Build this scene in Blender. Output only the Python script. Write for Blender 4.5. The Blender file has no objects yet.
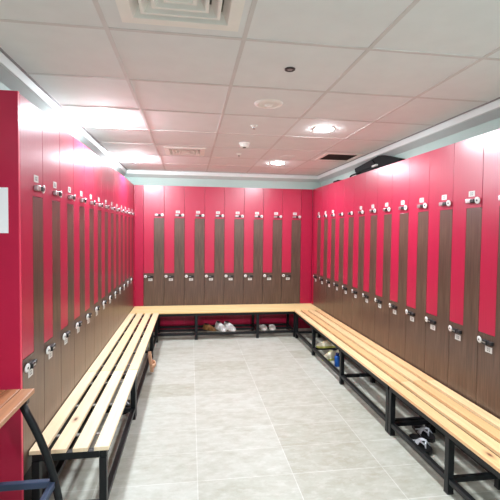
import bpy, bmesh, math, random
from mathutils import Vector, Matrix

S = bpy.context.scene
COL = S.collection
random.seed(4)
PI = math.pi
U = 0.3                                   # locker width

# ---------------------------------------------------------------- helpers
def bx(bm, x0, y0, z0, x1, y1, z1, mi=0, bev=0.0):
    vs = [bm.verts.new(p) for p in ((x0, y0, z0), (x1, y0, z0), (x1, y1, z0), (x0, y1, z0),
                                    (x0, y0, z1), (x1, y0, z1), (x1, y1, z1), (x0, y1, z1))]
    fs = [bm.faces.new([vs[i] for i in q]) for q in ((0, 3, 2, 1), (4, 5, 6, 7), (0, 1, 5, 4),
                                                     (1, 2, 6, 5), (2, 3, 7, 6), (3, 0, 4, 7))]
    for f in fs:
        f.material_index = mi
    if bev > 0:
        es = list({e for f in fs for e in f.edges})
        r = bmesh.ops.bevel(bm, geom=es, offset=bev, segments=2, affect='EDGES', profile=0.5)
        for f in r['faces']:
            f.material_index = mi


def prism(bm, poly, y0, y1, mi=0, bev=0.0):
    """polygon in (x,z), extruded along y."""
    a = [bm.verts.new((x, y0, z)) for x, z in poly]
    b = [bm.verts.new((x, y1, z)) for x, z in poly]
    n = len(poly)
    fs = [bm.faces.new(a), bm.faces.new(list(reversed(b)))]
    for i in range(n):
        j = (i + 1) % n
        fs.append(bm.faces.new((a[j], a[i], b[i], b[j])))
    for f in fs:
        f.material_index = mi
    if bev > 0:
        es = list(fs[0].edges)
        r = bmesh.ops.bevel(bm, geom=es, offset=bev, segments=2, affect='EDGES', profile=0.5)
        for f in r['faces']:
            f.material_index = mi


def lathe(bm, prof, seg=32, mi=0, cx=0, cy=0, cap=True):
    """profile [(r,z)...] about z."""
    rings = []
    for r, z in prof:
        rings.append([bm.verts.new((cx + r * math.cos(2 * PI * i / seg), cy + r * math.sin(2 * PI * i / seg), z))
                      for i in range(seg)])
    for a, b in zip(rings, rings[1:]):
        for i in range(seg):
            j = (i + 1) % seg
            f = bm.faces.new((a[i], a[j], b[j], b[i])); f.material_index = mi; f.smooth = True
    if cap:
        f = bm.faces.new(list(reversed(rings[0]))); f.material_index = mi
        f = bm.faces.new(rings[-1]); f.material_index = mi


def tube(bm, pts, r, seg=12, mi=0):
    pts = [Vector(p) for p in pts]
    rings = []
    n0 = None
    for i, p in enumerate(pts):
        t = (pts[min(i + 1, len(pts) - 1)] - pts[max(i - 1, 0)]).normalized()
        if n0 is None:
            n0 = t.orthogonal().normalized()
        n0 = (n0 - t * n0.dot(t)).normalized()
        b = t.cross(n0)
        rings.append([bm.verts.new(p + (n0 * math.cos(2 * PI * k / seg) + b * math.sin(2 * PI * k / seg)) * r)
                      for k in range(seg)])
    for a, b in zip(rings, rings[1:]):
        for k in range(seg):
            j = (k + 1) % seg
            f = bm.faces.new((a[k], a[j], b[j], b[k])); f.material_index = mi; f.smooth = True
    for c in (list(reversed(rings[0])), rings[-1]):
        f = bm.faces.new(c); f.material_index = mi


def obj(name, bm, mats, parent=None, loc=(0, 0, 0), smooth=False):
    me = bpy.data.meshes.new(name)
    bmesh.ops.recalc_face_normals(bm, faces=bm.faces[:])
    bm.to_mesh(me); bm.free()
    for m in (mats if isinstance(mats, (list, tuple)) else [mats]):
        me.materials.append(m)
    if smooth:
        for p in me.polygons:
            p.use_smooth = True
    o = bpy.data.objects.new(name, me)
    COL.objects.link(o)
    o.location = loc
    if parent:
        o.parent = parent
    return o


def tag(o, label, cat, group=None):
    o['label'] = label; o['category'] = cat
    if group:
        o['group'] = group
    return o


def thing(name, label, cat, loc=(0, 0, 0), rz=0.0, group=None):
    o = bpy.data.objects.new(name, None)
    COL.objects.link(o)
    o.location = loc; o.rotation_euler = (0, 0, rz); o.empty_display_size = 0.1
    return tag(o, label, cat, group)


def struct(name, bm, m):
    o = obj(name, bm, m); o['kind'] = 'structure'
    return o


def copy_tree(o, parent=None):
    c = o.copy(); COL.objects.link(c); c.parent = parent
    for ch in list(o.children):
        copy_tree(ch, c)
    return c

# ---------------------------------------------------------------- materials
def srgb(r, g, b):
    f = lambda v: (v / 255 / 12.92) if v <= 10.3 else ((v / 255 + 0.055) / 1.055) ** 2.4
    return (f(r), f(g), f(b), 1)


class NT:
    def __init__(s, name):
        s.m = bpy.data.materials.new(name); s.m.use_nodes = True
        s.t = s.m.node_tree; s.n = s.t.nodes; s.b = s.n['Principled BSDF']

    def node(s, typ, **kw):
        n = s.n.new(typ)
        for k, v in kw.items():
            if k in n.inputs:
                n.inputs[k].default_value = v
            else:
                setattr(n, k, v)
        return n

    def link(s, a, b):
        s.t.links.new(a, b)

    def coord(s, scale=(1, 1, 1), out='Object'):
        c = s.node('ShaderNodeTexCoord'); mp = s.node('ShaderNodeMapping')
        mp.inputs['Scale'].default_value = scale
        s.link(c.outputs[out], mp.inputs['Vector'])
        return mp.outputs['Vector']

    def noise(s, vec, scale, detail=4, rough=0.5):
        n = s.node('ShaderNodeTexNoise'); n.inputs['Scale'].default_value = scale
        n.inputs['Detail'].default_value = detail; n.inputs['Roughness'].default_value = rough
        s.link(vec, n.inputs['Vector'])
        return n.outputs['Fac']

    def ramp(s, fac, stops):
        r = s.node('ShaderNodeValToRGB'); e = r.color_ramp.elements
        while len(e) < len(stops):
            e.new(0.5)
        for el, (p, c) in zip(e, stops):
            el.position = p; el.color = c
        s.link(fac, r.inputs['Fac'])
        return r.outputs['Color']

    def mix(s, fac, a, b, mode='MIX'):
        n = s.node('ShaderNodeMix', data_type='RGBA', blend_type=mode)
        for sock, v in ((n.inputs[0], fac), (n.inputs[6], a), (n.inputs[7], b)):
            if hasattr(v, 'links'):
                s.link(v, sock)
            else:
                sock.default_value = v
        return n.outputs[2]

    def bump(s, h, strength, dist=0.002):
        b = s.node('ShaderNodeBump'); b.inputs['Strength'].default_value = strength
        b.inputs['Distance'].default_value = dist
        s.link(h, b.inputs['Height']); s.link(b.outputs['Normal'], s.b.inputs['Normal'])


def plain(name, col, rough=0.5, metal=0.0, spec=0.5, var=0.04):
    t = NT(name)
    f = t.noise(t.coord(), 9.0)
    c = t.ramp(f, [(0.3, tuple(max(0, v * (1 - var)) for v in col[:3]) + (1,)), (0.7, tuple(min(1, v * (1 + var)) for v in col[:3]) + (1,))])
    t.link(c, t.b.inputs['Base Color'])
    t.b.inputs['Roughness'].default_value = rough
    t.b.inputs['Metallic'].default_value = metal
    t.b.inputs['Specular IOR Level'].default_value = spec
    return t.m


def laminate_red():
    t = NT('red_laminate')
    v = t.coord((60, 60, 1.2))
    f = t.noise(v, 3.0, 3)
    c = t.ramp(f, [(0.3, srgb(166, 18, 57)), (0.7, srgb(176, 23, 63))])
    t.link(c, t.b.inputs['Base Color'])
    t.b.inputs['Roughness'].default_value = 0.30
    t.b.inputs['Specular IOR Level'].default_value = 0.95
    t.bump(f, 0.25, 0.0015)
    return t.m


def laminate_wood():
    t = NT('dark_wood_laminate')
    v = t.coord((55, 55, 1.6))
    f = t.noise(v, 2.2, 6, 0.6)
    g = t.noise(t.coord((14, 14, 0.7)), 2.0, 3)
    c1 = t.ramp(f, [(0.30, srgb(46, 31, 25)), (0.5, srgb(84, 60, 46)), (0.72, srgb(120, 94, 78))])
    c = t.mix(0.35, c1, t.ramp(g, [(0.3, srgb(58, 43, 36)), (0.7, srgb(92, 75, 66))]))
    t.link(c, t.b.inputs['Base Color'])
    t.b.inputs['Roughness'].default_value = 0.33
    t.b.inputs['Specular IOR Level'].default_value = 0.8
    t.bump(f, 0.2, 0.001)
    return t.m


def pine(name, tones, pitch, offset, knots=()):
    """planks run along local x; every plank (counted across y) has a tone of its own."""
    t = NT(name)
    co = t.node('ShaderNodeTexCoord')
    sx = t.node('ShaderNodeSeparateXYZ'); t.link(co.outputs['Object'], sx.inputs[0])
    a = t.node('ShaderNodeMath', operation='ADD'); t.link(sx.outputs['Y'], a.inputs[0]); a.inputs[1].default_value = offset
    d = t.node('ShaderNodeMath', operation='DIVIDE'); t.link(a.outputs[0], d.inputs[0]); d.inputs[1].default_value = pitch
    fl = t.node('ShaderNodeMath', operation='FLOOR'); t.link(d.outputs[0], fl.inputs[0])
    oi = t.node('ShaderNodeObjectInfo')
    ad = t.node('ShaderNodeMath', operation='MULTIPLY_ADD'); t.link(oi.outputs['Random'], ad.inputs[0]); ad.inputs[1].default_value = 40.0
    t.link(fl.outputs[0], ad.inputs[2])
    wn = t.node('ShaderNodeTexWhiteNoise', noise_dimensions='1D'); t.link(ad.outputs[0], wn.inputs['W'])
    # grain: noise stretched along x, shifted per plank
    sh = t.node('ShaderNodeCombineXYZ'); t.link(ad.outputs[0], sh.inputs['Z'])
    va = t.node('ShaderNodeVectorMath', operation='ADD'); t.link(co.outputs['Object'], va.inputs[0]); t.link(sh.outputs[0], va.inputs[1])
    mp = t.node('ShaderNodeMapping'); mp.inputs['Scale'].default_value = (1.3, 26, 4); t.link(va.outputs[0], mp.inputs['Vector'])
    f = t.noise(mp.outputs['Vector'], 2.0, 5, 0.55)
    base = t.mix(wn.outputs['Value'], tones[0], tones[1])
    c = t.mix(t.ramp(f, [(0.35, (0, 0, 0, 1)), (0.75, (0.42, 0.42, 0.42, 1))]), base, tones[2])
    for kx, ky, rad in knots:
        mk = t.node('ShaderNodeMapping'); mk.inputs['Location'].default_value = (-kx, -ky, 0); mk.inputs['Scale'].default_value = (0.45, 1, 0)
        mk.inputs['Location'].default_value = (-kx * 0.45, -ky, 0)
        t.link(co.outputs['Object'], mk.inputs['Vector'])
        ln = t.node('ShaderNodeVectorMath', operation='LENGTH'); t.link(mk.outputs['Vector'], ln.inputs[0])
        k = t.ramp(ln.outputs['Value'], [(rad * 0.35, (1, 1, 1, 1)), (rad, (0.35, 0.35, 0.35, 1)), (rad * 2.2, (0, 0, 0, 1))])
        c = t.mix(k, c, srgb(104, 52, 26))
    t.link(c, t.b.inputs['Base Color'])
    t.b.inputs['Roughness'].default_value = 0.38
    t.b.inputs['Specular IOR Level'].default_value = 0.4
    t.bump(f, 0.12, 0.001)
    return t.m


def tile_floor():
    t = NT('stone_floor_tile')
    co = t.node('ShaderNodeTexCoord')
    mp = t.node('ShaderNodeMapping'); mp.inputs['Location'].default_value = (-0.27, 0.17, 0)
    t.link(co.outputs['Object'], mp.inputs['Vector'])
    br = t.node('ShaderNodeTexBrick', offset=0.0, squash=1.0)
    br.inputs['Scale'].default_value = 1.0
    br.inputs['Brick Width'].default_value = 0.6; br.inputs['Row Height'].default_value = 0.32
    br.inputs['Mortar Size'].default_value = 0.0028; br.inputs['Mortar Smooth'].default_value = 0.3
    br.inputs['Bias'].default_value = 0.0
    br.inputs['Color1'].default_value = srgb(166, 166, 153); br.inputs['Color2'].default_value = srgb(182, 184, 175)
    br.inputs['Mortar'].default_value = srgb(200, 202, 196)
    t.link(mp.outputs['Vector'], br.inputs['Vector'])
    n1 = t.noise(t.coord((1.8, 3.0, 1)), 3.2, 7, 0.68)
    n2 = t.noise(t.coord((5, 9, 1)), 2.4, 7, 0.7)
    c = t.mix(t.ramp(n1, [(0.42, (0, 0, 0, 1)), (0.70, (0.5, 0.5, 0.5, 1))]), br.outputs['Color'], srgb(140, 134, 114))
    c = t.mix(t.ramp(n2, [(0.48, (0, 0, 0, 1)), (0.66, (0.4, 0.4, 0.4, 1))]), c, srgb(198, 200, 194))
    t.link(c, t.b.inputs['Base Color'])
    t.b.inputs['Roughness'].default_value = 0.42
    t.b.inputs['Specular IOR Level'].default_value = 0.4
    inv = t.node('ShaderNodeMath', operation='SUBTRACT'); inv.inputs[0].default_value = 1.0
    t.link(br.outputs['Fac'], inv.inputs[1])
    t.bump(inv.outputs[0], 0.3, 0.001)
    return t.m


def emission(name, col, strength):
    t = NT(name)
    e = t.node('ShaderNodeEmission'); e.inputs['Color'].default_value = col; e.inputs['Strength'].default_value = strength
    t.link(e.outputs[0], t.n['Material Output'].inputs['Surface'])
    return t.m


RED = laminate_red()
WOOD = laminate_wood()
DARK = plain('dark_gap', (0.012, 0.010, 0.010, 1), 0.8)
FRAME = plain('black_powder_coat', srgb(16, 19, 22), 0.42, spec=.35)
PANEL = plain('red_panel', srgb(162, 18, 57), 0.36)
PANEL_LIT = plain('red_board_lit', srgb(186, 26, 66), 0.36)  # same red, lightened in place of more light on the end panel
EDGE = plain('red_edge_band', srgb(222, 62, 92), 0.35)
SILVER = plain('brushed_metal', (0.50, 0.50, 0.49, 1), 0.32, 1.0)
BLACK = plain('black_plastic', (0.014, 0.014, 0.015, 1), 0.4)
WHITE = plain('white_plastic', (0.70, 0.70, 0.68, 1), 0.4)
STICK = plain('pale_sticker', (0.62, 0.61, 0.58, 1), 0.5)
INK = plain('grey_ink', (0.16, 0.17, 0.16, 1), 0.6)
TILE = plain('ceiling_board', srgb(230, 231, 231), 0.85, var=0.02)
GRID = plain('grid_bar', srgb(212, 208, 206), 0.55)
SHADOWGAP = plain('grid_edge', srgb(150, 146, 146), 0.7)
PAINT = plain('white_trim_paint', srgb(222, 228, 226), 0.6, var=0.015)
MINT = plain('pale_wall_paint', srgb(172, 192, 185), 0.7, var=0.02)
SOFFIT = plain('soffit_paint', srgb(190, 198, 195), 0.75, var=0.02)
VENTW = plain('vent_enamel', srgb(244, 240, 234), 0.45, var=0.02)
VENTD = plain('vent_inside', srgb(28, 24, 23), 0.8)
LAMP = emission('lamp_glow', (0.93, 0.995, 1.05, 1), 590.0)
LAMP_FILL = emission('fill_lamp_glow', (0.93, 0.99, 1.06, 1), 800.0)  # glow of the added rear lamps, raised to light the end panel
LAMPB = emission('strong_lamp_glow', (0.91, 0.99, 1.06, 1), 600.0)
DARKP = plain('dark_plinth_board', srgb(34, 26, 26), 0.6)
BATTEN = plain('grey_batten_steel', srgb(120, 118, 112), 0.5)
VENT_SHADE = plain('vent_shaded_slats', srgb(96, 90, 88), 0.6)  # grey on the slats stands in for the shadows between them
VENTB = plain('vent_throat', srgb(176, 170, 162), 0.7)
PAPER = plain('white_paper', srgb(252, 253, 254), 0.7, var=0.0)
FARW = plain('grey_front_wall', srgb(120, 118, 118), 0.7)
LEATHER = plain('white_leather', srgb(226, 228, 226), 0.5)
RUBBER = plain('white_rubber', srgb(232, 230, 222), 0.6)
LIMEY = plain('yellow_mesh', srgb(196, 198, 104), 0.6)
CREAM = plain('cream_leather', srgb(244, 240, 212), 0.6)
INSOLE = plain('dark_lining', srgb(44, 44, 48), 0.8)
BROWN = plain('brown_leather', srgb(126, 88, 48), 0.55)
TAN = plain('tan_suede', srgb(206, 160, 128), 0.7)
NAVY = plain('navy_trim', srgb(34, 36, 92), 0.6)
BLUE = plain('blue_bottle_plastic', srgb(16, 84, 168), 0.3)
BLUED = plain('dark_blue_cap', srgb(22, 40, 104), 0.35)
PALE = plain('pale_bottle_plastic', srgb(222, 212, 204), 0.4)
PALEY = plain('cream_bottle_plastic', srgb(226, 216, 170), 0.4)
STRAPG = plain('grey_white_strap', srgb(212, 216, 222), 0.5)
BAGM = plain('black_nylon', srgb(13, 15, 17), 0.75, spec=.25)
BAGT = plain('dark_grey_webbing', srgb(26, 29, 31), 0.75, spec=.25)
SEATW = 0.395
PITCH = 0.1065                             # plank + gap
SL = 0.0755
PINE = pine('orange_pine_planks', (srgb(242, 212, 164), srgb(230, 180, 128), srgb(208, 146, 96)), PITCH, 2.0 * PITCH)
PINE_LIT = pine('lit_pine_planks', (srgb(240, 218, 182), srgb(234, 206, 166), srgb(218, 178, 132)), PITCH, 2.0 * PITCH)  # paler tones stand in for the lamps' glare on this bench
PINE_HONEY = pine('honey_pine_planks', (srgb(240, 212, 158), srgb(232, 200, 142), srgb(214, 170, 108)), PITCH, 2.5 * PITCH)
PINE_KNOT_LIT = pine('lit_pine_with_knot', (srgb(242, 222, 190), srgb(238, 212, 176), srgb(220, 182, 138)), PITCH, 2.0 * PITCH,  # knotted planks, likewise lightened for the lamps' glare
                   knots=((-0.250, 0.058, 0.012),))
PINE_KNOT_B = pine('orange_pine_with_knot', (srgb(242, 212, 164), srgb(228, 176, 122), srgb(206, 142, 92)), PITCH, 2.0 * PITCH,
                   knots=((0.28, -0.155, 0.012),))
TABLEW = pine('reddish_table_planks', (srgb(204, 156, 118), srgb(168, 112, 76), srgb(84, 46, 30)), 0.0645, 0.0)

# ---------------------------------------------------------------- room shell
X0, X1, YB = -0.43, 3.14, 0.43             # walls behind the lockers
CX0, CX1, CYB, CYF = -0.107, 2.79, -0.013, -7.5
ZC, ZS, ZT = 2.41, 2.355, 2.19             # ceiling, soffit, locker top
LN = -4.015                                # near end of the rows

bm = bmesh.new(); bx(bm, -0.95, -7.55, -0.1, 3.2, 0.5, 0.0); struct('floor', bm, tile_floor())
bm = bmesh.new(); bx(bm, -0.95, YB, 0, 3.2, YB + 0.07, 2.7); struct('wall_back', bm, MINT)
bm = bmesh.new(); bx(bm, X1, -7.5, 0, X1 + 0.06, YB, 2.7); struct('wall_right', bm, MINT)
bm = bmesh.new(); bx(bm, X0 - 0.06, LN + 0.02, 0, X0, YB, 2.7); struct('wall_left', bm, MINT)
bm = bmesh.new(); bx(bm, -0.96, -7.5, 0, -0.9, LN, 2.7); struct('wall_left_front', bm, FARW)
bm = bmesh.new(); bx(bm, -0.95, -7.57, 0, 3.2, -7.5, 2.7); struct('wall_front', bm, FARW)
bm = bmesh.new(); bx(bm, -0.96, -7.57, 2.62, 3.2, 0.5, 2.7); struct('ceiling_slab', bm, SOFFIT)

# cornice round the tiled ceiling: white upstand, sloped cove strip, painted face standing on the lockers' line
FX0, FX1, FYB = -0.175, 2.858, 0.055
def border(name, cx, cy, sx, sy, length):
    """profile: u runs outwards from the ceiling's edge; (sx,sy) is that outward direction."""
    bm = bmesh.new()
    prof = [(0, 2.62), (0, ZS), (.012, ZS - .004), (.068, ZS - .045), (.068, 1.9), (.12, 1.9), (.12, 2.62)]
    vv = []
    for e in (0, 1):
        row = []
        for u, z in prof:
            if sx:
                row.append(bm.verts.new((cx + sx * u, cy[e], z)))
            else:
                row.append(bm.verts.new((cx[e], cy + sy * u, z)))
        vv.append(row)
    n = len(prof)
    for i in range(n):
        j = (i + 1) % n
        f = bm.faces.new((vv[0][i], vv[0][j], vv[1][j], vv[1][i]))
        f.material_index = {0: 1, 1: 1, 2: 0, 3: 2}.get(i, 2)
    bm.faces.new(vv[0]); bm.faces.new(list(reversed(vv[1])))
    return struct(name, bm, [SOFFIT, PAINT, MINT])

border('trim_1', CX0, (CYF, FYB + .04), -1, 0, 0)
border('trim_2', CX1, (CYF, FYB + .04), 1, 0, 0)
border('trim_3', (FX0 - .04, FX1 + .04), CYB, 0, 1, 0)
# thin metal angle at the ceiling's edge
bm = bmesh.new()
bx(bm, CX0, CYF, ZC - 0.004, CX0 + 0.016, CYB, ZC + 0.004)
bx(bm, CX1 - 0.016, CYF, ZC - 0.004, CX1, CYB, ZC + 0.004)
bx(bm, CX0, CYB - 0.016, ZC - 0.004, CX1, CYB, ZC + 0.004)
struct('trim_4', bm, SHADOWGAP)

GX = [CX0, 0.455, 1.055, 1.655, 2.255, CX1]
GY = [CYF, -6.675, -6.075, -5.475, -4.875, -4.275, -3.675, -3.075, -2.475, -1.875, -1.275, -0.675, CYB]
VENTS = {(1, 4): (0.776, -4.592, 0.45), (1, 9): (0.755, -1.56, 0.40), (4, 9): (2.545, -1.57, 0.40)}
# cells: index of GX lower, index of GY lower
bm = bmesh.new()
for i in range(len(GX) - 1):
    for j in range(len(GY) - 1):
        x0, x1, y0, y1 = GX[i] + .009, GX[i + 1] - .009, GY[j] + .009, GY[j + 1] - .009
        hole = None
        for (a, b), (cx, cy, w) in VENTS.items():
            if GX[i] < cx < GX[i + 1] and GY[j] < cy < GY[j + 1]:
                hole = (cx - w / 2, cx + w / 2, cy - w / 2, cy + w / 2)
        z0, z1 = ZC, ZC + 0.014
        if hole:
            hx0, hx1, hy0, hy1 = hole
            hx0, hx1, hy0, hy1 = max(hx0, x0 + .002), min(hx1, x1 - .002), max(hy0, y0 + .002), min(hy1, y1 - .002)
            bx(bm, x0, y0, z0, hx0, y1, z1); bx(bm, hx1, y0, z0, x1, y1, z1)
            bx(bm, hx0, y0, z0, hx1, hy0, z1); bx(bm, hx0, hy1, z0, hx1, y1, z1)
        else:
            dz = random.uniform(-0.0012, 0.0012)
            bx(bm, x0, y0, z0 + dz, x1, y1, z1)
for x in GX[1:-1]:
    bx(bm, x - .010, CYF, ZC - .003, x + .010, CYB, ZC + .01, 1)
for y in GY[1:-1]:
    bx(bm, CX0, y - .010, ZC - .0028, CX1, y + .010, ZC + .01, 1)
struct('ceiling', bm, [TILE, GRID])

# ---------------------------------------------------------------- lockers
ZB, ZSTEP, ZSTRIP = 0.30, 0.886, 1.709
G = 0.0016


def disc_bm():
    bm = bmesh.new()
    lathe(bm, [(0.0005, -0.004), (0.019, -0.004), (0.0225, -0.002), (0.0225, 0.002), (0.019, 0.004), (0.008, 0.004)], 24, 0)
    lathe(bm, [(0.0065, 0.0035), (0.0065, 0.0052)], 16, 1)
    # face -y
    bmesh.ops.rotate(bm, verts=bm.verts[:], cent=(0, 0, 0), matrix=Matrix.Rotation(PI / 2, 3, 'X'))
    return bm


def sticker_bm():
    bm = bmesh.new()
    bx(bm, -0.03, -0.0016, -0.019, 0.03, 0, 0.019, 0)
    # printed figure: two small worn strokes
    bx(bm, -0.013, -0.0022, -0.010, -0.003, -0.0015, 0.010, 1)
    bx(bm, 0.003, -0.0022, -0.010, 0.013, -0.0015, 0.010, 1)
    bx(bm, -0.0105, -0.0026, -0.005, -0.0055, -0.0021, 0.006, 0)
    bx(bm, 0.0055, -0.0026, -0.005, 0.0105, -0.0021, 0.006, 0)
    return bm


def make_locker(stick=True):
    t = thing('locker', 'tmp', 'locker')
    bm = bmesh.new()
    bx(bm, -.1495, .021, ZB, .1495, .42, ZT - .0005)
    obj('carcass', bm, DARK, t)
    bm = bmesh.new()
    bx(bm, -.1495, .006, 0.0, .1495, .42, ZB - .001)
    obj('plinth', bm, PANEL, t)
    w = .15
    up = [(-w + G, ZSTEP + G), (-G, ZSTEP + G), (-G, ZSTRIP + G), (w - G, ZSTRIP + G), (w - G, ZT), (-w + G, ZT)]
    lo = [(-w + G, ZB), (w - G, ZB), (w - G, ZSTRIP - G), (G, ZSTRIP - G), (G, ZSTEP - G), (-w + G, ZSTEP - G)]
    bm = bmesh.new(); prism(bm, up, 0.0, 0.019, 0, 0.0012)
    ud = obj('upper_door', bm, RED, t); ud['label'] = 'red upper door with a narrow leg'
    bm = bmesh.new(); prism(bm, lo, 0.0, 0.019, 0, 0.0012)
    ld = obj('lower_door', bm, WOOD, t); ld['label'] = 'dark wood lower door with a narrow strip'
    # upper lock : silver body, black end, round key tag, number sticker above
    bm = bmesh.new()
    bx(bm, .013, -.022, 1.740, .066, 0, 1.769, 0, .004)
    bx(bm, .064, -.027, 1.742, .102, 0, 1.767, 1, .004)
    obj('lock', bm, [SILVER, BLACK], ud)
    obj('key_tag', disc_bm(), [WHITE, BLACK], ud, (.122, -.014, 1.756)).rotation_euler = (0.1, 0, 0.12)
    bm = bmesh.new(); bx(bm, .098, -.02, 1.752, .122, -.012, 1.760, 0)
    if stick:
        obj('number_sticker', sticker_bm(), [STICK, INK], ud, (.050, 0, 1.805))
    bm.free()
    # lower lock : key tag, then body, sticker below
    bm = bmesh.new()
    bx(bm, -.086, -.026, .822, -.042, 0, .852, 0, .004)
    bx(bm, -.044, -.020, .824, -.006, 0, .849, 0, .004)
    bx(bm, -.080, -.0275, .833, -.050, -.026, .841, 1)
    obj('lock', bm, [BLACK, SILVER], ld)
    obj('key_tag', disc_bm(), [WHITE, BLACK], ld, (-.121, -.012, .839)).rotation_euler = (0.1, 0, -0.12)
    obj('number_sticker', sticker_bm(), [STICK, INK], ld, (-.050, 0, .791))
    return t


ORD = ['first', 'second', 'third', 'fourth', 'fifth', 'sixth', 'seventh', 'eighth', 'ninth', 'tenth', 'eleventh', 'twelfth', 'thirteenth']
proto = make_locker(True)
bare = None
used = False


def place_locker(x, y, rz, label, group, stick=True):
    global used, bare
    if stick:
        o = proto if not used else copy_tree(proto)
        used = True
    else:
        o = copy_tree(proto)
        for d in o.children:
            if d.name.startswith('upper_door'):
                for c in list(d.children):
                    if c.name.startswith('number_sticker'):
                        bpy.data.objects.remove(c)
    o.location = (x, y, 0); o.rotation_euler = (0, 0, rz)
    for c in o.children:
        if c.name.startswith('plinth'):
            c.material_slots[0].link = 'OBJECT'
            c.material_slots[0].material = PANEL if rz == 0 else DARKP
    tag(o, label, 'locker', group)
    return o


B0 = 0.134
W = 2.717
R0 = -0.115
for k in range(13):
    place_locker(0, LN + U * k + U / 2, PI / 2,
                 'red and dark-wood locker, %s from the red end panel with the white paper' % ORD[k] if k else
                 'red and dark-wood locker adjoining the red end panel with the white paper', 'lockers running from the red end panel')
for k in range(8):
    place_locker(B0 + U * k + U / 2, 0.0, 0.0,
                 'far-wall red and dark-wood locker, %s from the filler with a cream bottle below' % ORD[k], 'lockers across the far wall', stick=k > 0)
for k in range(13):
    place_locker(W, R0 - U * k - U / 2, -PI / 2,
                 'red and dark-wood locker, %s from the far corner in the row under the black bag' % ORD[k], 'lockers in the row under the black bag', stick=k not in (3, 4))

# fillers and the end panel
bm = bmesh.new(); bx(bm, 0.001, 0.0, 0.0, B0 - .002, 0.02, ZT, 0, .001)
tag(obj('filler_panel', bm, PANEL), 'narrow red filler panel in the far corner near the cream bottle', 'panel', 'red corner fillers')
bm = bmesh.new(); bx(bm, B0 + 8 * U + .002, 0.0, 0.0, W - .002, 0.02, ZT, 0, .001)
tag(obj('filler_panel', bm, PANEL), 'red filler panel at the far-wall end facing the door of the black bag row'.replace('facing the door of', 'meeting'), 'panel', 'red corner fillers')
bm = bmesh.new(); bx(bm, W + .001, R0 + .002, 0.0, W + .02, -.003, ZT, 0, .001)
tag(obj('filler_panel', bm, PANEL), 'thin red filler strip before the first locker under the black bag row', 'panel', 'red corner fillers')
bm = bmesh.new(); bx(bm, -.02, R0 + .002, 0.0, -.001, -.003, ZT, 0, .001)
tag(obj('filler_panel', bm, PANEL), 'thin red filler strip in the corner over the cream bottle, end-panel row', 'panel', 'red corner fillers')
t = thing('end_panel', 'tall plain red end panel closing the locker row, white paper on it', 'panel', (0, LN - .011, 0))
bm = bmesh.new(); bx(bm, -.88, -.009, 0, -.003, .009, ZT + .006, 0, .001); obj('board', bm, PANEL_LIT, t)
bm = bmesh.new(); bx(bm, -.0028, -.0095, 0, .0005, .0095, ZT + .006, 0, .0006)
e = obj('edge_band', bm, EDGE, t); e['label'] = 'lighter pink edge strip'
bm = bmesh.new(); bx(bm, -.258, LN - .0225, 1.516, -.048, LN - .0205, 1.735)
tag(obj('paper_sign', bm, PAPER), 'blank white paper sheet stuck on the red end panel', 'paper')

# ---------------------------------------------------------------- benches
def plank_seat(bm, L, n, pitch, width, z0, z1):
    for i in range(n):
        y = (i - (n - 1) / 2) * pitch
        bx(bm, -L / 2, y - width / 2, z0, L / 2, y + width / 2, z1, 0, .003)


def make_bench(label, loc, rz, L, legs, n=4, mat=None, mid=False, group='pine benches along the lockers', ends=(0, 0)):
    """front edge on local -y; legs: positions along local x."""
    t = thing('bench', label, 'bench', loc, rz, group)
    D = (n - 1) * PITCH + SL
    a, T = .376, .038
    yf, yr = -D / 2 + .012, D / 2 - .012
    bm = bmesh.new(); plank_seat(bm, L, n, PITCH, SL, a, .398)
    obj('slatted_seat', bm, mat or PINE, t)
    bm = bmesh.new()
    e0, e1 = -L / 2 + .008, L / 2 - .008
    bx(bm, e0, yf, a - T, e1, yf + T, a - .0005, 0, .002)
    bx(bm, e0, yr - T, a - T, e1, yr, a - .0005, 0, .002)
    for x in legs:
        bx(bm, x - T / 2, yf + T, a - T + .001, x + T / 2, yr - T, a - .001, 0, .002)
    obj('top_frame', bm, FRAME, t)
    # flat steel battens under the planks, seen through the gaps
    nb = max(2, int(round(L / .36)))
    for k in range(nb):
        x = -L / 2 + (k + .5) * L / nb
        bm = bmesh.new(); bx(bm, x - .012, yf + T + .001, a - .008, x + .012, yr - T - .001, a - .001, 0)
        obj('batten', bm, BATTEN, t)
    for x in legs:
        for y in (yf, yr - T):
            bm = bmesh.new(); bx(bm, x - T / 2, y, .004, x + T / 2, y + T, a - T, 0, .002)
            lg = obj('leg', bm, FRAME, t)
            bm = bmesh.new(); bx(bm, x - T / 2 - .001, y - .001, 0, x + T / 2 + .001, y + T + .001, .012, 0, .002)
            obj('foot_cap', bm, BLACK, lg)
        bm = bmesh.new(); bx(bm, x - .015, yf + T, .066, x + .015, yr - T, .096, 0, .002)
        obj('crossbar', bm, FRAME, t)
    for y in ((yf, yr - T) + ((yf + .235,) if mid else ())):
        bm = bmesh.new()
        xs = sorted(legs)
        for p, q in zip(xs, xs[1:]):
            if y in (yf, yr - T):
                bx(bm, p + T / 2, y + .004, .066, q - T / 2, y + .036, .096, 0, .002)
            else:
                bx(bm, p + .015, y, .068, q - .015, y + .028, .095, 0, .002)
        obj('lower_rail', bm, FRAME, t)
    return t


DB = 3 * PITCH + SL
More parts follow.
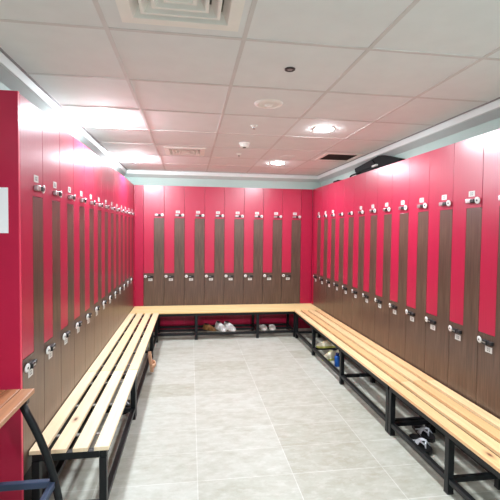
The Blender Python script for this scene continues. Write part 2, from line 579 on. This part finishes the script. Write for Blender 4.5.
# beside the end-panel row: front edge faces +x  (local -y -> +x : rotate +90)
yc = (-3.960 - 2.786) / 2; L1 = 3.960 - 2.786
make_bench('brightly lit pine slatted bench with a small knot, beside the red end panel', (.004 + DB / 2, yc, 0), PI / 2, L1,
           (-L1 / 2 + .021, L1 / 2 - .021), mat=PINE_KNOT_LIT)
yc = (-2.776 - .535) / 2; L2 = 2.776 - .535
make_bench('brightly lit pine slatted bench running from the knotted bench to the far wall', (.004 + DB / 2, yc, 0), PI / 2, L2,
           (-L2 / 2 + .021, -1.25 - yc, L2 / 2 - .021), mat=PINE_LIT)
# far wall
LB = W - .012
make_bench('pine bench across the far wall with white sneakers beneath it', (W / 2, -.016 - .25, 0), 0, LB,
           (-1.0, .908 - W / 2, 1.78 - W / 2, .97), n=5, mat=PINE_HONEY, mid=True)
# under the row with the black bag: front faces -x (rotate -90)
yc = (-.535 - 3.281) / 2; L3 = 3.281 - .535
make_bench('long pine bench with yellow shoes and a blue bottle beneath it', (W - .014 - DB / 2, yc, 0), -PI / 2, L3,
           (-L3 / 2 + .021, 1.35 + yc, 2.29 + yc, L3 / 2 - .021))
L4 = 1.45
yc = -3.285 - L4 / 2
make_bench('nearer pine bench with a dark knot, black sandals beneath it', (W - .014 - DB / 2, yc, 0), -PI / 2, L4,
           (-L4 / 2 + .021, 3.99 + yc, L4 / 2 - .021), mat=PINE_KNOT_B)

# ---------------------------------------------------------------- slatted table by the end panel
t = thing('slatted_table', 'reddish slatted wooden table with curved dark legs before the red end panel', 'table', (.093, -4.105, 0))
bm = bmesh.new()
for i in range(8):
    y1 = i * .0645
    bx(bm, -1.2, y1 + .0045, .758, 0, y1 + .0645, .780, 0, .003)
o = obj('slatted_top', bm, TABLEW, t); o.rotation_euler = (0, 0, PI / 2)   # planks along y
for y in (-.06, -1.14):
    bm = bmesh.new(); bx(bm, -.50, y - .02, .728, -.012, y + .02, .757, 0, .004); obj('top_bracket', bm, FRAME, t)
def curve_leg(sx, y):
    pts = [(-.022, .742), (-.004, .70), (.022, .645), (.048, .585), (.072, .52), (.094, .45), (.112, .38), (.128, .30), (.14, .2), (.146, .1), (.148, .006)]
    return [((x if sx > 0 else -.516 - x), y, z) for x, z in pts]
for sx in (1, -1):
    for y in (-.095, -1.10):
        bm = bmesh.new(); tube(bm, curve_leg(sx, y), .017, 12)
        lg = obj('leg', bm, FRAME, t)
        bm = bmesh.new()
        px = curve_leg(sx, y)[-1][0]
        lathe(bm, [(.021, 0), (.021, .02), (.018, .024)], 16, 0, px, y)
        obj('foot_cap', bm, BLACK, lg)
STEEL_SHEEN = plain('blue_sheen_steel', srgb(58, 72, 96), 0.3, 0.2)  # blue tint stands in for bluish light reflected by the stretchers
for y in (-.095, -1.10):
    bm = bmesh.new(); bx(bm, -.612, y - .015, .355, .096, y + .015, .385, 0, .004); obj('stretcher', bm, STEEL_SHEEN, t)
for x in (.106, -.622):
    bm = bmesh.new(); bx(bm, x - .013, -1.085, .355, x + .013, -.11, .385, 0, .004); obj('stretcher', bm, STEEL_SHEEN, t)

# ---------------------------------------------------------------- ceiling fittings
def downlight(x, y, label):
    mat = (LAMPB if x < 1 else LAMP) if y > -6 else LAMP_FILL
    t = thing('downlight', label, 'ceiling light', (x, y, ZC), 0, 'round ceiling downlights')
    bm = bmesh.new(); lathe(bm, [(.0785, -.0048), (.090, -.0035), (.098, -.0015), (.100, .0)], 40, cap=False)
    obj('trim_ring', bm, WHITE, t)
    bm = bmesh.new()
    k = 1.0 if x < 1 and y > -4 else .16        # the pair over the lockers has deeper domes, shaped to spread glow overhead
    lathe(bm, [(.0785, -.005)] + [(rr, -.005 - k * zz) for rr, zz in ((.077, .012), (.068, .024), (.050, .033), (.026, .038), (.001, .040))], 40, cap=False)
    obj('opal_dome', bm, mat, t)
    return t
LAMPS = {(1.94, -2.79): 'lit round downlight in the ceiling, nearer of the pair over the open floor',
         (1.925, -1.02): 'lit round downlight in the ceiling, farther of the pair over the open floor',
         (.14, -2.79): 'glaring downlight close above the end-panel lockers, nearer of that pair',
         (.14, -1.02): 'glaring downlight close above the end-panel lockers, nearer the far wall'}
for (x, y), lab in LAMPS.items():
    downlight(x, y, lab)
downlight(1.94, -5.17, 'added downlight out of view on the ceiling beside the large square vent')  # invented lamp, kept out of view
downlight(.14, -6.36, 'added unseen downlight behind the viewer, above the slatted table end')  # two unseen lamps, added to light the end panel from the front
downlight(1.94, -6.36, 'added unseen downlight behind the viewer, above the open floor')


def ring_frustum(bm, a0, z0, a1, z1, mi=0, th=.004):
    """thin sloped square blade from half size a0 at z0 to half size a1 at z1."""
    def sq(a, z):
        return [bm.verts.new((sx * a, sy * a, z)) for sx, sy in ((-1, -1), (1, -1), (1, 1), (-1, 1))]
    A, B, C, D = sq(a0, z0), sq(a1, z1), sq(a1, z1 + th), sq(a0, z0 + th)
    for P, Q in ((A, B), (B, C), (C, D), (D, A)):
        for i in range(4):
            j = (i + 1) % 4
            f = bm.faces.new((P[i], P[j], Q[j], Q[i])); f.material_index = mi


def diffuser(x, y, w, label, dark=False):
    t = thing('ceiling_vent', label, 'vent', (x, y, ZC), 0, 'square ceiling vents')
    h = w / 2
    bm = bmesh.new(); ring_frustum(bm, h + .018, -.006, h - .022, -.006, 0, .006); obj('frame', bm, VENTW, t)
    bm = bmesh.new(); bx(bm, -h, -h, .085, h, h, .09)
    for s in (-1, 1):
        bx(bm, s * h - .002, -h, .0, s * h + .002, h, .085); bx(bm, -h, s * h - .002, 0, h, s * h + .002, .085)
    obj('backing', bm, VENTD if dark else VENTB, t)
    bm = bmesh.new()
    if dark:
        n = 7
        for i in range(n):
            yy = -h + .03 + i * (w - .06) / (n - 1)
            m = Matrix.Rotation(math.radians(62), 3, 'X')
            b2 = bmesh.new(); bx(b2, -h + .024, -.017, -.0015, h - .024, .017, .0015)
            bmesh.ops.rotate(b2, verts=b2.verts[:], cent=(0, 0, 0), matrix=m)
            bmesh.ops.translate(b2, verts=b2.verts[:], vec=(0, yy, .012))
            me = bpy.data.meshes.new('tmp'); b2.to_mesh(me); b2.free(); bm.from_mesh(me); bpy.data.meshes.remove(me)
    else:
        n = 4
        for i in range(n):
            a = (h - .019) * (1 - i / (n + .3))
            ring_frustum(bm, a, -.008, a - .013, -.008, 0, .003)
            ring_frustum(bm, a - .0128, -.008, a - .037, .030, 0, .003)
        a = (h - .019) * (1 - n / (n + .3))
        bx(bm, -a, -a, -.004, a, a, 0)
    obj('louvers', bm, VENT_SHADE if dark else VENTW, t)
    return t
diffuser(.776, -4.592, .45, 'large square white ceiling vent with nested louvres, nearest the camera')
diffuser(.755, -1.56, .40, 'square white louvred ceiling vent between the glaring downlights and the smoke detector')
diffuser(2.53, -1.57, .40, 'square ceiling grille with dark slots, above the black bag', True)

t = thing('ceiling_speaker', 'round white ceiling speaker in a tile between the dark ring and sprinkler', 'speaker', (1.344, -3.385, ZC))
bm = bmesh.new(); lathe(bm, [(.062, -.006), (.070, -.011), (.094, -.008), (.097, 0)], 40, cap=False); obj('rim', bm, VENTW, t)
bm = bmesh.new(); lathe(bm, [(.063, -.005), (.045, -.012), (.042, -.007), (.028, -.007), (.026, -.016), (.001, -.018)], 40, cap=False); obj('grille', bm, VENTW, t)
t = thing('ceiling_sensor', 'small dark ring sensor set in the ceiling tile', 'sensor', (1.344, -3.98, ZC))
bm = bmesh.new(); lathe(bm, [(.016, -.004), (.018, -.008), (.028, -.006), (.029, 0)], 32, cap=False); obj('ring', bm, plain('dark_bronze', srgb(52, 36, 36), .4), t)
bm = bmesh.new(); lathe(bm, [(.0165, -.003), (.010, -.006), (.0005, -.007)], 24, cap=False); obj('lens', bm, plain('grey_lens', srgb(176, 160, 160), .3), t)


def sprinkler(x, y, label):
    t = thing('ceiling_sprinkler', label, 'sprinkler', (x, y, ZC), 0, 'ceiling sprinklers')
    bm = bmesh.new(); lathe(bm, [(.012, -.012), (.02, -.010), (.028, -.004), (.029, 0)], 28, cap=False); obj('escutcheon', bm, VENTW, t)
    bm = bmesh.new(); lathe(bm, [(.009, -.004), (.009, -.022), (.004, -.024), (.004, -.028), (.012, -.029), (.012, -.031)], 20); obj('head', bm, SILVER, t)
sprinkler(1.337, -2.79, 'small sprinkler head in the ceiling between the speaker and smoke detector')
sprinkler(1.365, -1.53, 'small sprinkler head in the ceiling beyond the smoke detector')
t = thing('smoke_detector', 'white round smoke detector hanging from the ceiling', 'smoke detector', (1.347, -2.12, ZC))
bm = bmesh.new(); lathe(bm, [(.052, 0), (.053, -.014), (.048, -.018)], 32); obj('base', bm, VENTW, t)
bm = bmesh.new(); lathe(bm, [(.046, -.018), (.044, -.034), (.034, -.043), (.02, -.046)], 32); obj('cover', bm, VENTW, t)
bm = bmesh.new(); lathe(bm, [(.018, -.0455), (.016, -.050)], 20); obj('sensor', bm, VENTD, t)
bm = bmesh.new(); lathe(bm, [(.088, 0), (.09, -.002), (.082, -.004)], 36)
tag(obj('access_disc', bm, TILE), 'faint flat round disc in the ceiling near the farther open-floor downlight', 'cover plate').location = (1.955, -1.50, ZC)

# ---------------------------------------------------------------- black bag on the lockers
t = thing('duffel_bag', 'black angular bag lying on top of the lockers below the ceiling cornice', 'bag', (W + .03, -2.05, ZT), -PI / 2)
# local x runs toward the camera (-y world), local y goes back into the wall
prof = [(-.54, .050), (-.57, .110), (-.09, .142), (.03, .151), (.10, .146), (.47, .045), (.47, .004), (-.52, .004)]
bm = bmesh.new(); prism(bm, prof, 0.032, .10, 0, .006); obj('bag_body', bm, BAGM, t)
bm = bmesh.new(); prism(bm, [(-.535, .055), (-.56, .104), (-.10, .134), (-.03, .078), (-.12, .052)], 0.020, .034, 0, .004)
o = obj('end_pocket', bm, BAGT, t)
bm = bmesh.new(); bx(bm, -.08, .012, .045, .03, .0345, .066, 0, .003); o = obj('label_patch', bm, STICK, t); o['label'] = 'pale patch on the black bag'
bm = bmesh.new()
tube(bm, [(-.40, .025, .030), (-.50, .01, .032), (-.60, .008, .030), (-.66, .012, .022), (-.70, .03, .014)], .010, 8)
obj('strap', bm, BAGM, t)
t = thing('pouch', 'tiny dark pouch on the locker tops near the far corner', 'pouch', (W + .06, -.92, ZT))
bm = bmesh.new(); bx(bm, -.04, -.10, .001, .05, .08, .03, 0, .010); obj('pouch_body', bm, BAGM, t)
bm = bmesh.new(); bx(bm, -.042, -.02, .016, -.038, .02, .021, 0); obj('zip', bm, BAGT, t)

# ---------------------------------------------------------------- footwear and bottles
def foot_half(t, wide):
    """half widths of a shoe outline at t (0 heel .. 1 toe): (inner, outer)."""
    w = wide * (0.72 + 0.42 * t - 0.0 * t) if t < .65 else wide * (0.993 - 0.25 * ((t - .65) / .35) ** 2)
    e = 1.0
    if t < .10:
        e = math.sqrt(max(0, 1 - ((.10 - t) / .10) ** 2))
    if t > .80:
        e = math.sqrt(max(0, 1 - ((t - .80) / .20) ** 2))
    return w * max(e, .03)


def outline(L, wide, n=14):
    ts = [i / n for i in range(n + 1)]
    a = [((t - .5) * L, foot_half(t, wide)) for t in ts]
    return a + [(x, -y) for x, y in reversed(a)]


def sole_bm(L, wide, z0, z1, mi=0):
    bm = bmesh.new()
    pl = outline(L, wide)
    lo = [bm.verts.new((x, y, z0)) for x, y in pl]; hi = [bm.verts.new((x, y, z1)) for x, y in pl]
    bm.faces.new(list(reversed(lo))); bm.faces.new(hi)
    n = len(pl)
    for i in range(n):
        j = (i + 1) % n
        bm.faces.new((lo[i], lo[j], hi[j], hi[i]))
    return bm


def shoe_upper(L, wide, H, z0):
    bm = bmesh.new()
    n, m = 16, 12
    rings = []
    for i in range(n + 1):
        t = i / n
        x = (t - .5) * L * .985
        w = foot_half(t, wide) * .96
        if t < .12:
            h = H * (.55 + .45 * math.sqrt(t / .12))
        elif t < .42:
            h = H * (1 - .06 * math.sin((t - .12) / .30 * PI))
        elif t < .8:
            h = H * (1.0 - .52 * ((t - .42) / .38) ** .9)
        else:
            h = H * .48 * math.sqrt(max(0.02, 1 - ((t - .8) / .2) ** 2))
        ring = []
        for k in range(m + 1):
            a = PI * k / m
            c, s = math.cos(a), math.sin(a)
            narrow = 1 - .38 * s if t < .5 else 1 - .12 * s
            ring.append(bm.verts.new((x, w * narrow * math.copysign(abs(c) ** .7, c), z0 + h * s ** .75 if s > 1e-6 else z0)))
        rings.append(ring)
    for a, b in zip(rings, rings[1:]):
        for k in range(m):
            f = bm.faces.new((a[k], a[k + 1], b[k + 1], b[k])); f.smooth = True
    bm.faces.new(rings[0]); bm.faces.new(list(reversed(rings[-1])))
    return bm


def sneaker(label, loc, rz, L, mats, group, H=.085, name='sneaker', cat='shoe', ry=0.0):
    up, so, la, li = mats
    t = thing(name, label, cat, loc, rz, group)
    t.rotation_euler = (0, ry, rz)
    wide = L * .175
    obj('sole', sole_bm(L, wide, 0, .022), so, t)
    obj('upper', shoe_upper(L, wide * .97, H, .018), up, t)
    bm = bmesh.new()                                           # ankle opening
    n = 18
    top = [bm.verts.new((-L * .22 + L * .17 * math.cos(2 * PI * i / n), wide * .47 * math.sin(2 * PI * i / n), .018 + H * .985 + (.006 if math.cos(2 * PI * i / n) < -.5 else .002))) for i in range(n)]
    bot = [bm.verts.new((-L * .22 + L * .17 * math.cos(2 * PI * i / n), wide * .47 * math.sin(2 * PI * i / n), .018 + H * .90)) for i in range(n)]
    bm.faces.new(top); bm.faces.new(list(reversed(bot)))
    for i in range(n):
        j = (i + 1) % n
        bm.faces.new((bot[i], bot[j], top[j], top[i]))
    obj('lining', bm, li, t)
    bm = bmesh.new()
    for k in range(4):
        x = -L * .01 + k * L * .062
        z = .018 + H * (1.0 - .52 * max(0, ((x / L + .5) - .42) / .38) ** .9) + .001
        tube(bm, [(x, -wide * .42, z - .012), (x + .004, 0, z + .002), (x, wide * .42, z - .012)], .0035, 6)
    obj('laces', bm, la, t)
    return t


def slide(label, loc, rz, L, sole_m, strap_m, group, straps=((.60, .05),), lift=.034, thong=False, name='sandal'):
    t = thing(name, label, 'sandal', loc, rz, group)
    wide = L * .185
    obj('sole', sole_bm(L, wide, 0, .026), sole_m, t)
    for (u, wd) in straps:
        bm = bmesh.new()
        x = (u - .5) * L
        w = foot_half(u, wide)
        n = 12
        rows = []
        for i in range(n + 1):
            a = PI * i / n
            y, z = w * 1.03 * math.cos(a), .016 + (lift + .012) * math.sin(a)
            rows.append([bm.verts.new((x + s * wd / 2 * (1 - .25 * math.sin(a)), y * q, z * q + (1 - q) * .016)) for s in (-1, 1) for q in (1.0, .93)])
        for a, b in zip(rows, rows[1:]):
            for p, q in ((0, 2), (2, 3), (3, 1), (1, 0)):
                f = bm.faces.new((a[p], a[q], b[q], b[p])); f.smooth = True
        bm.faces.new([rows[0][i] for i in (0, 2, 3, 1)]); bm.faces.new([rows[-1][i] for i in (1, 3, 2, 0)])
        obj('strap', bm, strap_m, t)
    if thong:
        bm = bmesh.new()
        xt = .30 * L
        tube(bm, [(xt, 0, .024), (xt - .006, 0, .045), (xt - .05, wide * .55, .056), (xt - .10, wide * 1.0, .030)], .006, 8)
        tube(bm, [(xt - .006, 0, .045), (xt - .05, -wide * .55, .056), (xt - .10, -wide * 1.0, .030)], .006, 8)
        obj('thong_strap', bm, strap_m, t)
    return t


def bottle(label, loc, H, r, body, cap, neck=True):
    t = thing('bottle', label, 'bottle', loc)
    bm = bmesh.new(); lathe(bm, [(r * .9, 0), (r, .006), (r, H * .66), (r * .92, H * .74), (r * .55, H * .80)], 28); obj('bottle_body', bm, body, t)
    bm = bmesh.new(); lathe(bm, [(r * .62, H * .80), (r * .64, H * .95), (r * .5, H)], 24); obj('cap', bm, cap, t)
    return t


g = 'white sneakers under the far-wall bench'
RZ = .096
sneaker('white sneaker on the low rails under the far-wall bench, beside the brown shoe', (1.262, -.335, RZ), -PI / 2 + .42, .28, (LEATHER, RUBBER, WHITE, INSOLE), g)
sneaker('white sneaker on the low rails under the far-wall bench, farther from the brown shoe', (1.392, -.335, RZ), -PI / 2 + .5, .28, (LEATHER, RUBBER, WHITE, INSOLE), g)
sneaker('brown leather shoe beside the white sneakers under the far-wall bench', (1.10, -.335, RZ), -PI / 2 + .75, .25, (BROWN, BROWN, BROWN, INSOLE), None, H=.06, name='brown_shoe')
g = 'pale sandals under the far-wall bench'
slide('white slide on the low rails under the far-wall bench, nearer the white sneakers', (1.885, -.335, RZ), -PI / 2 + .1, .25, RUBBER, WHITE, g, ((.62, .06),))
slide('white slide on the low rails under the far-wall bench, farther from the white sneakers', (2.02, -.335, RZ), -PI / 2 - .05, .25, RUBBER, WHITE, g, ((.62, .06),))
g = 'yellow and cream shoes beside the blue bottle'
sneaker('yellow and cream sneaker resting on the low bar under the long bench', (2.505, -1.351, .0965), PI, .27, (CREAM, LIMEY, LIMEY, INSOLE), g, H=.075)
sneaker('yellow and cream sneaker on the floor beside the blue bottle', (2.50, -1.53, 0), PI + .35, .26, (CREAM, LIMEY, LIMEY, INSOLE), g, H=.10)
bottle('blue plastic bottle standing on the floor under the long bench', (2.487, -1.775, 0), .155, .032, BLUE, BLUED)
g = 'black sandals with pale straps under the knotted bench'
slide('black thong sandal with pale straps near the joint of the two pine benches', (2.585, -3.33, 0), -PI / 2 - .05, .26, BLACK, STRAPG, g, ((.60, .05),), thong=True, lift=.036)
slide('black thong sandal with pale straps nearer the dark knot', (2.468, -3.485, 0), -PI / 2 - .10, .26, BLACK, STRAPG, g, ((.60, .05),), thong=True, lift=.036)
bottle('cream bottle standing on the floor in the far corner under the benches', (.262, -.23, 0), .17, .022, PALE, PALE)
bottle('small yellowish bottle standing under the bench edge near the far corner', (.320, -.86, 0), .19, .022, PALEY, PALEY)
slide('black slide with two pale stripes under the joint of the brightly lit benches', (.262, -2.60, 0), -PI / 2, .26, BLACK, STRAPG, None, ((.50, .028), (.68, .028)))
t = slide('tan slipper propped toe-down against the rail of the brightly lit bench', (.398, -1.80, .135), 0, .25, TAN, TAN, None, ((.62, .06),), name='slipper')
xd = Vector((.10, .22, -.97)).normalized(); zd = Vector((1, 0, .10)); zd = (zd - xd * zd.dot(xd)).normalized(); yd = zd.cross(xd)
t.rotation_euler = Matrix((xd, yd, zd)).transposed().to_euler()

# ---------------------------------------------------------------- camera
f, yaw, pit, rol = 402.075, .144836, -.036347, .010135
px, py = -1.2528, -5.1687
loc = Vector((2.726151, -20.399835, 5.139888)) * .3
c, s = math.cos(yaw), math.sin(yaw)
r = Vector((c, -s, 0)); fw = Vector((s, c, 0)); up = Vector((0, 0, 1))
c, s = math.cos(pit), math.sin(pit)
f2 = fw * c + up * s; u2 = up * c - fw * s
c, s = math.cos(rol), math.sin(rol)
r3 = r * c + u2 * s; u3 = u2 * c - r * s
cam = bpy.data.cameras.new('camera'); co = bpy.data.objects.new('camera', cam); COL.objects.link(co)
M = Matrix(((r3.x, u3.x, -f2.x, loc.x), (r3.y, u3.y, -f2.y, loc.y), (r3.z, u3.z, -f2.z, loc.z), (0, 0, 0, 1)))
co.matrix_world = M
cam.sensor_fit = 'HORIZONTAL'; cam.sensor_width = 36; cam.lens = f / 500 * 36
cam.shift_x = -px / 500; cam.shift_y = py / 500
cam.clip_start = .05
S.camera = co

w = bpy.data.worlds.new('world'); S.world = w; w.use_nodes = True
w.node_tree.nodes['Background'].inputs[0].default_value = (0, 0, 0, 1)
S.view_settings.view_transform = 'Standard'; S.view_settings.look = 'None'
S.view_settings.exposure = -0.07; S.view_settings.gamma = 1.0
S.view_settings.use_curve_mapping = False
